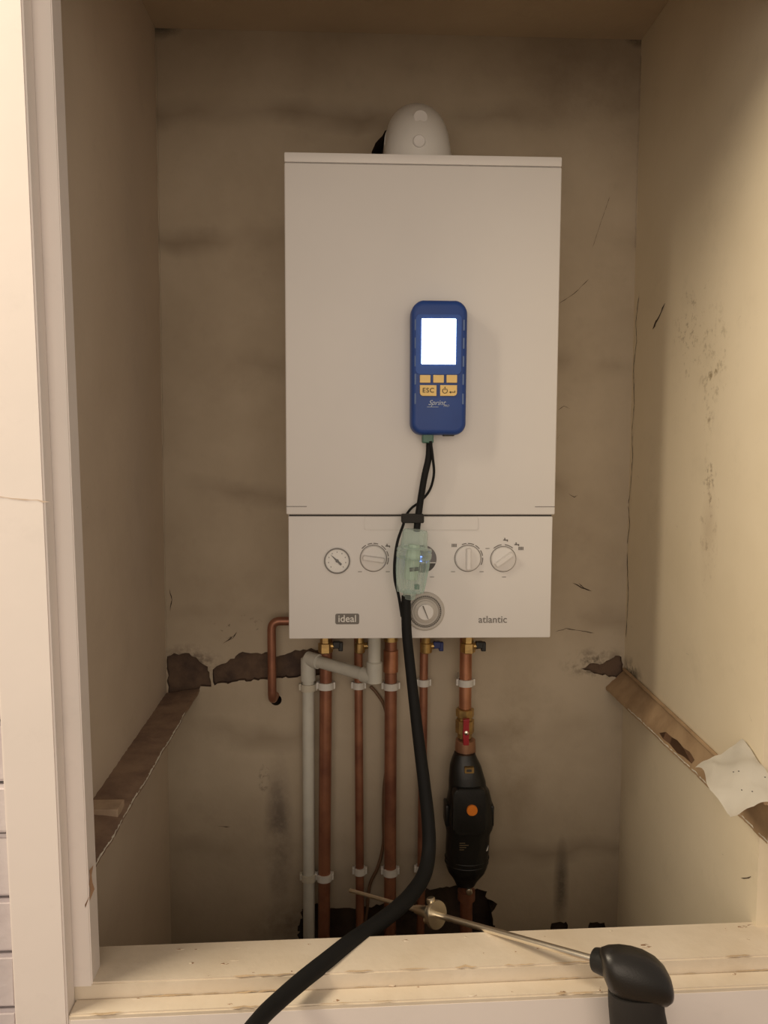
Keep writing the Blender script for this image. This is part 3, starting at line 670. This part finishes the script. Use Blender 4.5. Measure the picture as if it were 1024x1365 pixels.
prism(bm, [(a.x-.0052, a.z), (a.x+.0060, a.z+.001), (m_.x+.0040, m_.z+.004), (m_.x+.0050, m_.z-.004), (b.x+.0050, b.z), (b.x-.0050, b.z), (m_.x-.0060, m_.z-.003), (m_.x-.0045, m_.z+.005)], .205, .214, 0, .001); lv = link('lever', bm, MRED, vv)
bm = bmesh.new(); lathe(bm, (m_.x, .206, m_.z), (0, -1, 0), [(0, .0040), (.003, .0038), (.004, .002), (.004, 0)], 12); link('lever_screw', bm, MCHR, lv, True)
# drain below the filter
c = aty(622, 1178, FYY); bm = bmesh.new()
lathe(bm, (c.x, FYY, c.z+.001), (0, 0, -1), [(0, .012), (.012, .012), (.013, .016), (.030, .016), (.031, .0115), (.40, .0115)], 16)
tag(link('tail_pipe', bm, MCU, None, True, 30), 'dark copper tail pipe dropping from the black filter', 'pipe')
bm = bmesh.new(); v = aty(626, 1191, .20); lathe(bm, (v.x, .209, v.z), (0, -1, 0), [(0, .006), (.006, .006), (.007, .004), (.007, 0)], 12)
tag(link('drain_screw', bm, MCHR, None, True, 30), 'small shiny drain screw under the black filter', 'screw')
# ================================================================== FLUE GAS ANALYSER
v0 = aty(584, 493, -.02); ax, az = v0.x, v0.z
an = thing('gas_analyser', 'blue handheld flue gas analyser with lit screen stuck on the boiler', 'analyser', (ax, -.002, az))
AW, AH = .0795, .1845
def dev_outline(w_, h_, bulge=.004, r=.016):
    out = []; n = 8
    for sx, sz, a0 in ((1, 1, 0), (-1, 1, 90), (-1, -1, 180), (1, -1, 270)):
        if sx != (1 if a0 in (0, 270) else -1): pass
        for k in range(n+1):
            a = math.radians(a0+90*k/n); x = sx*(w_/2-r)+r*math.cos(a); z_ = sz*(h_/2-r)+r*math.sin(a)
            out.append((x, z_))
    out = [(x, z_+(bulge*(1-(x/(w_/2))**2) if z_ > 0 else 0)) for x, z_ in out]
    return [(ax+x*(1-.018*(-z_/h_+.5)), az+z_) for x, z_ in out]
bm = bmesh.new(); rings = []
for y, q in ((-.0012, .004), (-.004, .0005), (-.010, 0), (-.028, 0), (-.0325, .0006), (-.0355, .0020), (-.0372, .0042), (-.0380, .0075)):
    rings.append([bm.verts.new((x, y, z_)) for x, z_ in dev_outline(AW-2*q, AH-2*q, .004, .0165-q)])
for r0, r1 in zip(rings, rings[1:]):
    n = len(r0)
    for k in range(n): bm.faces.new((r0[k], r0[(k+1) % n], r1[(k+1) % n], r1[k]))
bm.faces.new(rings[0]); bm.faces.new(rings[-1]); link('case', bm, MDEV, an, True, 50)
sc0, sc1 = aty(562.5, 424.5, -.040), aty(607.5, 485.5, -.040); scx, scz = (sc0.x+sc1.x)/2, (sc0.z+sc1.z)/2; sw, sh = sc1.x-sc0.x, sc0.z-sc1.z
bm = bmesh.new(); prism(bm, rrect(scx, scz-.004, sw+.016, sh+.020, .005), -.0392, -.037, 0, .0006); bz = link('bezel', bm, MDEV2, an)
bm = bmesh.new(); prism(bm, rrect(scx, scz, sw, sh, .0008), -.0398, -.0385); link('screen', bm, MSCR, an)['label'] = 'glowing white screen'
def keyb(x0, y0, x1, y1, cut=None):
    a = aty(x0, y0, -.0405); b = aty(x1, y1, -.0405); bm = bmesh.new(); w_, h_ = b.x-a.x, a.z-b.z; c = (a+b)/2
    if cut:
        q = .004; s = cut; P = [(c.x-s*w_/2, c.z+h_/2), (c.x+s*w_/2, c.z+h_/2), (c.x+s*w_/2, c.z-h_/2+q), (c.x+s*(w_/2-.3*q), c.z-h_/2+.3*q), (c.x+s*(w_/2-q), c.z-h_/2), (c.x-s*w_/2, c.z-h_/2)]
    else: P = rrect(c.x, c.z, w_, h_, .0006, 2)
    prism(bm, P, -.0405, -.037, 0, .0004); return link('button', bm, MKEY, an), c
for x0 in (560, 577.8, 595.5): keyb(x0, 499.8, x0+14, 510.2)
k1, c1 = keyb(560, 513.2, 582, 527.8, -1); text('lettering', 'ESC', (c1.x, -.0410, c1.z), .0092, MINK, k1, depth=.0002, space=1.15)
k2, c2 = keyb(587, 513.2, 609.3, 527.8, 1)
bm = bmesh.new(); px_ = c2.x-.0052; arc_band(bm, px_, c2.z-.0005, .0029, .0038, 120, 420, -.0410, -.0402, 16); box(bm, (px_-.0005, -.0410, c2.z+.0005), (px_+.0005, -.0402, c2.z+.0052)); link('power_symbol', bm, MINK, k2)
bm = bmesh.new(); ex = c2.x+.0050; box(bm, (ex-.003, -.0410, c2.z-.0029), (ex+.0042, -.0402, c2.z-.0020)); box(bm, (ex+.0034, -.0410, c2.z-.0029), (ex+.0042, -.0402, c2.z-.0002)); prism(bm, [(ex-.0044, c2.z-.00245), (ex-.0018, c2.z-.0008), (ex-.0018, c2.z-.0041)], -.0410, -.0402); link('enter_symbol', bm, MINK, k2)
v = aty(582, 537, -.0385); text('logo', 'Sprint', (v.x, -.0384, v.z), .0098, MSILV, an, shear=.45, depth=.0002)
v = aty(595, 541, -.0385); text('logo', 'PRO', (v.x, -.0384, v.z), .0040, MSILV, an, shear=.3, depth=.0002)
bm = bmesh.new(); v = aty(577, 542.5, -.0385); box(bm, (v.x-.008, -.0386, v.z-.0002), (v.x+.008, -.0378, v.z+.0003)); link('logo_underline', bm, MSILV, an)
for s in (-1, 1):
    for z_ in (.060, .035, .010, -.015, -.042):
        bm = bmesh.new(); xx = ax+s*(AW/2-.0058)*(1-.018*(-z_/AH+.5)); prism(bm, rrect(xx, az+z_, .0022, .0150, .0009, 3), -.0384, -.036); link('grip_slot', bm, MSLOT, an)
cn = aty(570.5, 585, -.02); bm = bmesh.new(); box(bm, (cn.x-.0085, -.028, cn.z-.006), (cn.x+.0075, -.012, cn.z+.008), .0015); link('hose_port', bm, MTEAL, an)
bm = bmesh.new(); q = aty(598, 580, -.026); box(bm, (q.x-.008, -.030, q.z-.0015), (q.x+.008, -.015, q.z+.004), .001); link('socket_cover', bm, MBLK, an)
# hose from analyser to trap, fine wire, strap
def tube_px(name, lab, ctrl, m, cat, n=14, per=8):
    P = smooth_path([(*aty(x, y, yy), r) for x, y, yy, r in ctrl], per); bm = bmesh.new()
    sweep(bm, [Vector(p[:3]) for p in P], [p[3] for p in P], n); return tag(link(name, bm, m, None, True, 60), lab, cat)
tube_px('rubber_hose', 'short black hose from the blue analyser down to the clear trap', [(572.5, 588, -.020, .0046), (571.5, 610, -.020, .0048), (566, 635, -.020, .0048), (561, 665, -.020, .0048), (557.5, 690, -.022, .0050), (555.5, 708, -.028, .0048)], MRUB, 'hose')
tube_px('thin_wire', 'thin black wire looping down left side of the clear trap', [(574, 588, -.0285, .0020), (577, 610, -.025, .0019), (578.5, 632, -.020, .0019), (573, 653, -.012, .0019), (561, 668, -.0110, .0019), (549, 677, -.010, .0018), (541, 688, -.018, .0020), (537.5, 700, -.030, .0020), (530, 722, -.040, .0020), (526.3, 748, -.045, .0021), (526.5, 772, -.040, .0021), (531.5, 794, -.036, .0021), (535, 815, -.034, .0022), (536, 822, -.0345, .0022)], MRUB, 'wire', 10)
a = aty(535.5, 685.5, -.03); b = aty(565.5, 697.5, -.03); bm = bmesh.new(); box(bm, (a.x, -.031, b.z), (b.x, -.0145, a.z), .002)
tag(link('hook_strap', bm, mat('strap_black', (.022, .02, .018), .8, bump=.3), None), 'black strap tying the thin wire to the hose', 'strap')
# clear water trap
T0 = aty(554, 706, -.036); T1 = aty(545.5, 796, -.036); axs = (T1-T0).normalized(); s_ = 1.062e-3; L = (T1-T0).length/90.4
wt = thing('water_trap', 'clear green plastic water trap hanging in front of the control panel', 'trap', T1)
def tp(l): return [(h*L, r*s_) for h, r in l]
bm = bmesh.new(); lathe(bm, T0, axs, tp([(-1, 8), (0, 14.5), (3, 16.5), (12, 17), (24, 18)]), 32, 0, .03, 8); link('cap', bm, MGLS, wt, True, 30)
bm = bmesh.new(); lathe(bm, T0, axs, tp([(23.5, 19), (24.5, 24), (27, 24.8), (29, 24.0), (30.5, 25), (36, 25), (38, 24), (38.5, 21)]), 40); link('collar', bm, MGLS, wt, True, 30)
bm = bmesh.new(); lathe(bm, T0, axs, tp([(38, 21.8), (50, 21.3), (70, 19.3), (80, 18), (83, 17), (84, 10)]), 64, 0, .10, 16); link('bowl', bm, MGLS, wt, False)
bm = bmesh.new(); lathe(bm, T0, axs, tp([(83, 9.5), (86, 9), (92, 8.2), (93, 7)]), 24); link('outlet', bm, MGLS, wt, True, 30)
bm = bmesh.new(); lathe(bm, T0, axs, tp([(20, 7), (30, 9), (40, 9.5), (66, 8.5), (67, 5)]), 20, 0, .06, 10); link('filter_insert', bm, mat('pale_filter', (.50, .60, .50), .6), wt, False)
bm = bmesh.new(); p = T0+axs*(52*L); sweep(bm, [p+Vector((-.004, -.0105, 0)), p+Vector((.009, -.0105, .001))], .0028, 10); link('steel_ball_row', bm, MDGR, wt, True)
bm = bmesh.new(); p = T0+axs*(74*L); box(bm, (p.x+.005, -.052, p.z-.004), (p.x+.012, -.045, p.z+.003), .001); link('drain_plug', bm, MTEAL, wt)
# main hose
tube_px('sample_hose', 'long thick black hose hanging from the clear trap over the sill', [
 (541.5, 794, -.036, .0066), (541.5, 815, -.036, .0070), (542.5, 845, -.036, .0072), (546, 880, -.036, .0074), (551.5, 930, -.038, .0078), (558, 985, -.042, .0084), (565, 1040, -.048, .0090), (570.5, 1090, -.055, .0096),
 (572, 1130, -.066, .0100), (566.5, 1163, -.092, .0104), (552, 1188, -.122, .0106), (531, 1210, -.156, .0106), (500, 1234, -.195, .0106), (468, 1256, -.232, .0105), (437, 1280, -.268, .0102), (405, 1305, -.302, .0098), (376, 1330, -.335, .0094), (348, 1357, -.370, .0090), (318, 1398, -.42, .0087), (296, 1460, -.46, .0085)], MRUB, 'hose', 20)
# ================================================================== PROBE
A = aty(800, 1281, -.334); Tp = aty(467, 1187, -.020); dr = (Tp-A).normalized(); Lp = (Tp-A).length
def on(px):   # point of the shaft seen at column px
    lo, hi = 0., 1.
    for _ in range(40):
        m = (lo+hi)/2; q = A.lerp(Tp, m)-CAM; x = 512+F*q.dot(R2)/q.dot(fw)
        if x > px: lo = m
        else: hi = m
    return A.lerp(Tp, lo)
pr = thing('flue_probe', 'steel flue probe with black pistol handle lying across the sill', 'probe', A)
bm = bmesh.new(); sweep(bm, [A-dr*.01, on(547)], .0040, 20); sweep(bm, [on(548), Tp], .0028, 16); link('shaft', bm, MCHR, pr, True, 30)
bm = bmesh.new(); c = on(583)
lathe(bm, c, dr, [(-.001, .0045), (-.0005, .0175), (.003, .0182), (.0042, .0178), (.0045, .0120), (.012, .0125), (.013, .0090), (.028, .0068), (.040, .0055), (.041, .004)], 36)
co = link('cone_stop', bm, MNIC, pr, True, 30)
bm = bmesh.new(); a, b = frame_of(dr); ss = Vector((0, 0, 1)); ss = (ss-dr*ss.dot(dr)).normalized()
lathe(bm, c+dr*.008, ss, [(0.004, .0025), (.014, .0025), (.0142, .0058), (.020, .0058), (.021, .0045)], 16); link('thumb_screw', bm, MNIC, co, True, 30)
ss2 = ss.cross(dr); bm = bmesh.new(); sweep(bm, [c+dr*.006-ss*.006+ss2*.0-dr*.0, c+dr*.020-ss*.010, c+dr*.024-ss*.012], [.003, .0045, .0045], 12); link('set_screw', bm, MNIC, co, True)
# handle: body lofted along its axis then the grip
HX = (-dr).normalized(); HX = Vector((HX.x, HX.y*.35, HX.z-.05)).normalized(); upv = Vector((0, 0, 1)); sd = HX.cross(upv).normalized(); upn = sd.cross(HX).normalized()
bm = bmesh.new(); lathe(bm, A+dr*.006, -dr, [(0, .0040), (.001, .0125), (.012, .0140), (.020, .0145), (.021, .0100)], 28); link('nose_collar', bm, MBLK, pr, True, 30)
bm = bmesh.new(); prof = []   # outlines from the photograph: top edge and bottom edge of the body
ys = -.351
bodyt = [(802, 1271), (806, 1266), (816, 1263), (830, 1262.5), (846, 1265), (862, 1270), (876, 1278), (886, 1288), (892, 1299), (894.5, 1309), (894, 1318)]
bodyb = [(803, 1297), (805, 1303), (811, 1318), (820, 1327), (832, 1332), (845, 1333), (858, 1334), (870, 1335.5), (880, 1336.5), (888, 1334), (892, 1326)]
dep = [.010, .016, .020, .022, .0235, .024, .0235, .022, .019, .014, .007]; rings = []
for (x0, y0), (x1, y1), dd in zip(bodyt, bodyb, dep):
    a = aty(x0, y0, ys); b = aty(x1, y1, ys); c = (a+b)/2; h = (a-b)/2
    rings.append([bm.verts.new(c+h*math.cos(k*math.tau/28)+Vector((0, -1, 0))*dd*math.sin(k*math.tau/28)) for k in range(28)])
for r0, r1 in zip(rings, rings[1:]):
    for k in range(28): bm.faces.new((r0[k], r0[(k+1) % 28], r1[(k+1) % 28], r1[k]))
bm.faces.new(rings[0]); bm.faces.new(rings[-1]); link('handle_body', bm, MHND, pr, True, 60)
bm = bmesh.new(); rings = []
for py, x0, x1, dd in ((1322, 812, 886, .018), (1334, 812, 884, .018), (1345, 812.5, 885, .0175), (1365, 814, 889, .017), (1400, 818, 897, .016), (1440, 823, 902, .016), (1455, 828, 898, .012)):
    a = aty(x0, py, ys-.003); b = aty(x1, py, ys-.003); c = (a+b)/2; h = (b-a)/2
    rings.append([bm.verts.new(c+h*math.copysign(abs(math.cos(k*math.tau/28))**.8, math.cos(k*math.tau/28))+Vector((0, -1, 0))*dd*math.copysign(abs(math.sin(k*math.tau/28))**.8, math.sin(k*math.tau/28))) for k in range(28)])
for r0, r1 in zip(rings, rings[1:]):
    for k in range(28): bm.faces.new((r0[k], r0[(k+1) % 28], r1[(k+1) % 28], r1[k]))
bm.faces.new(rings[0]); bm.faces.new(rings[-1]); link('grip', bm, mat('grip_matt_black', (.022, .019, .017), .7, var=.2), pr, True, 60)
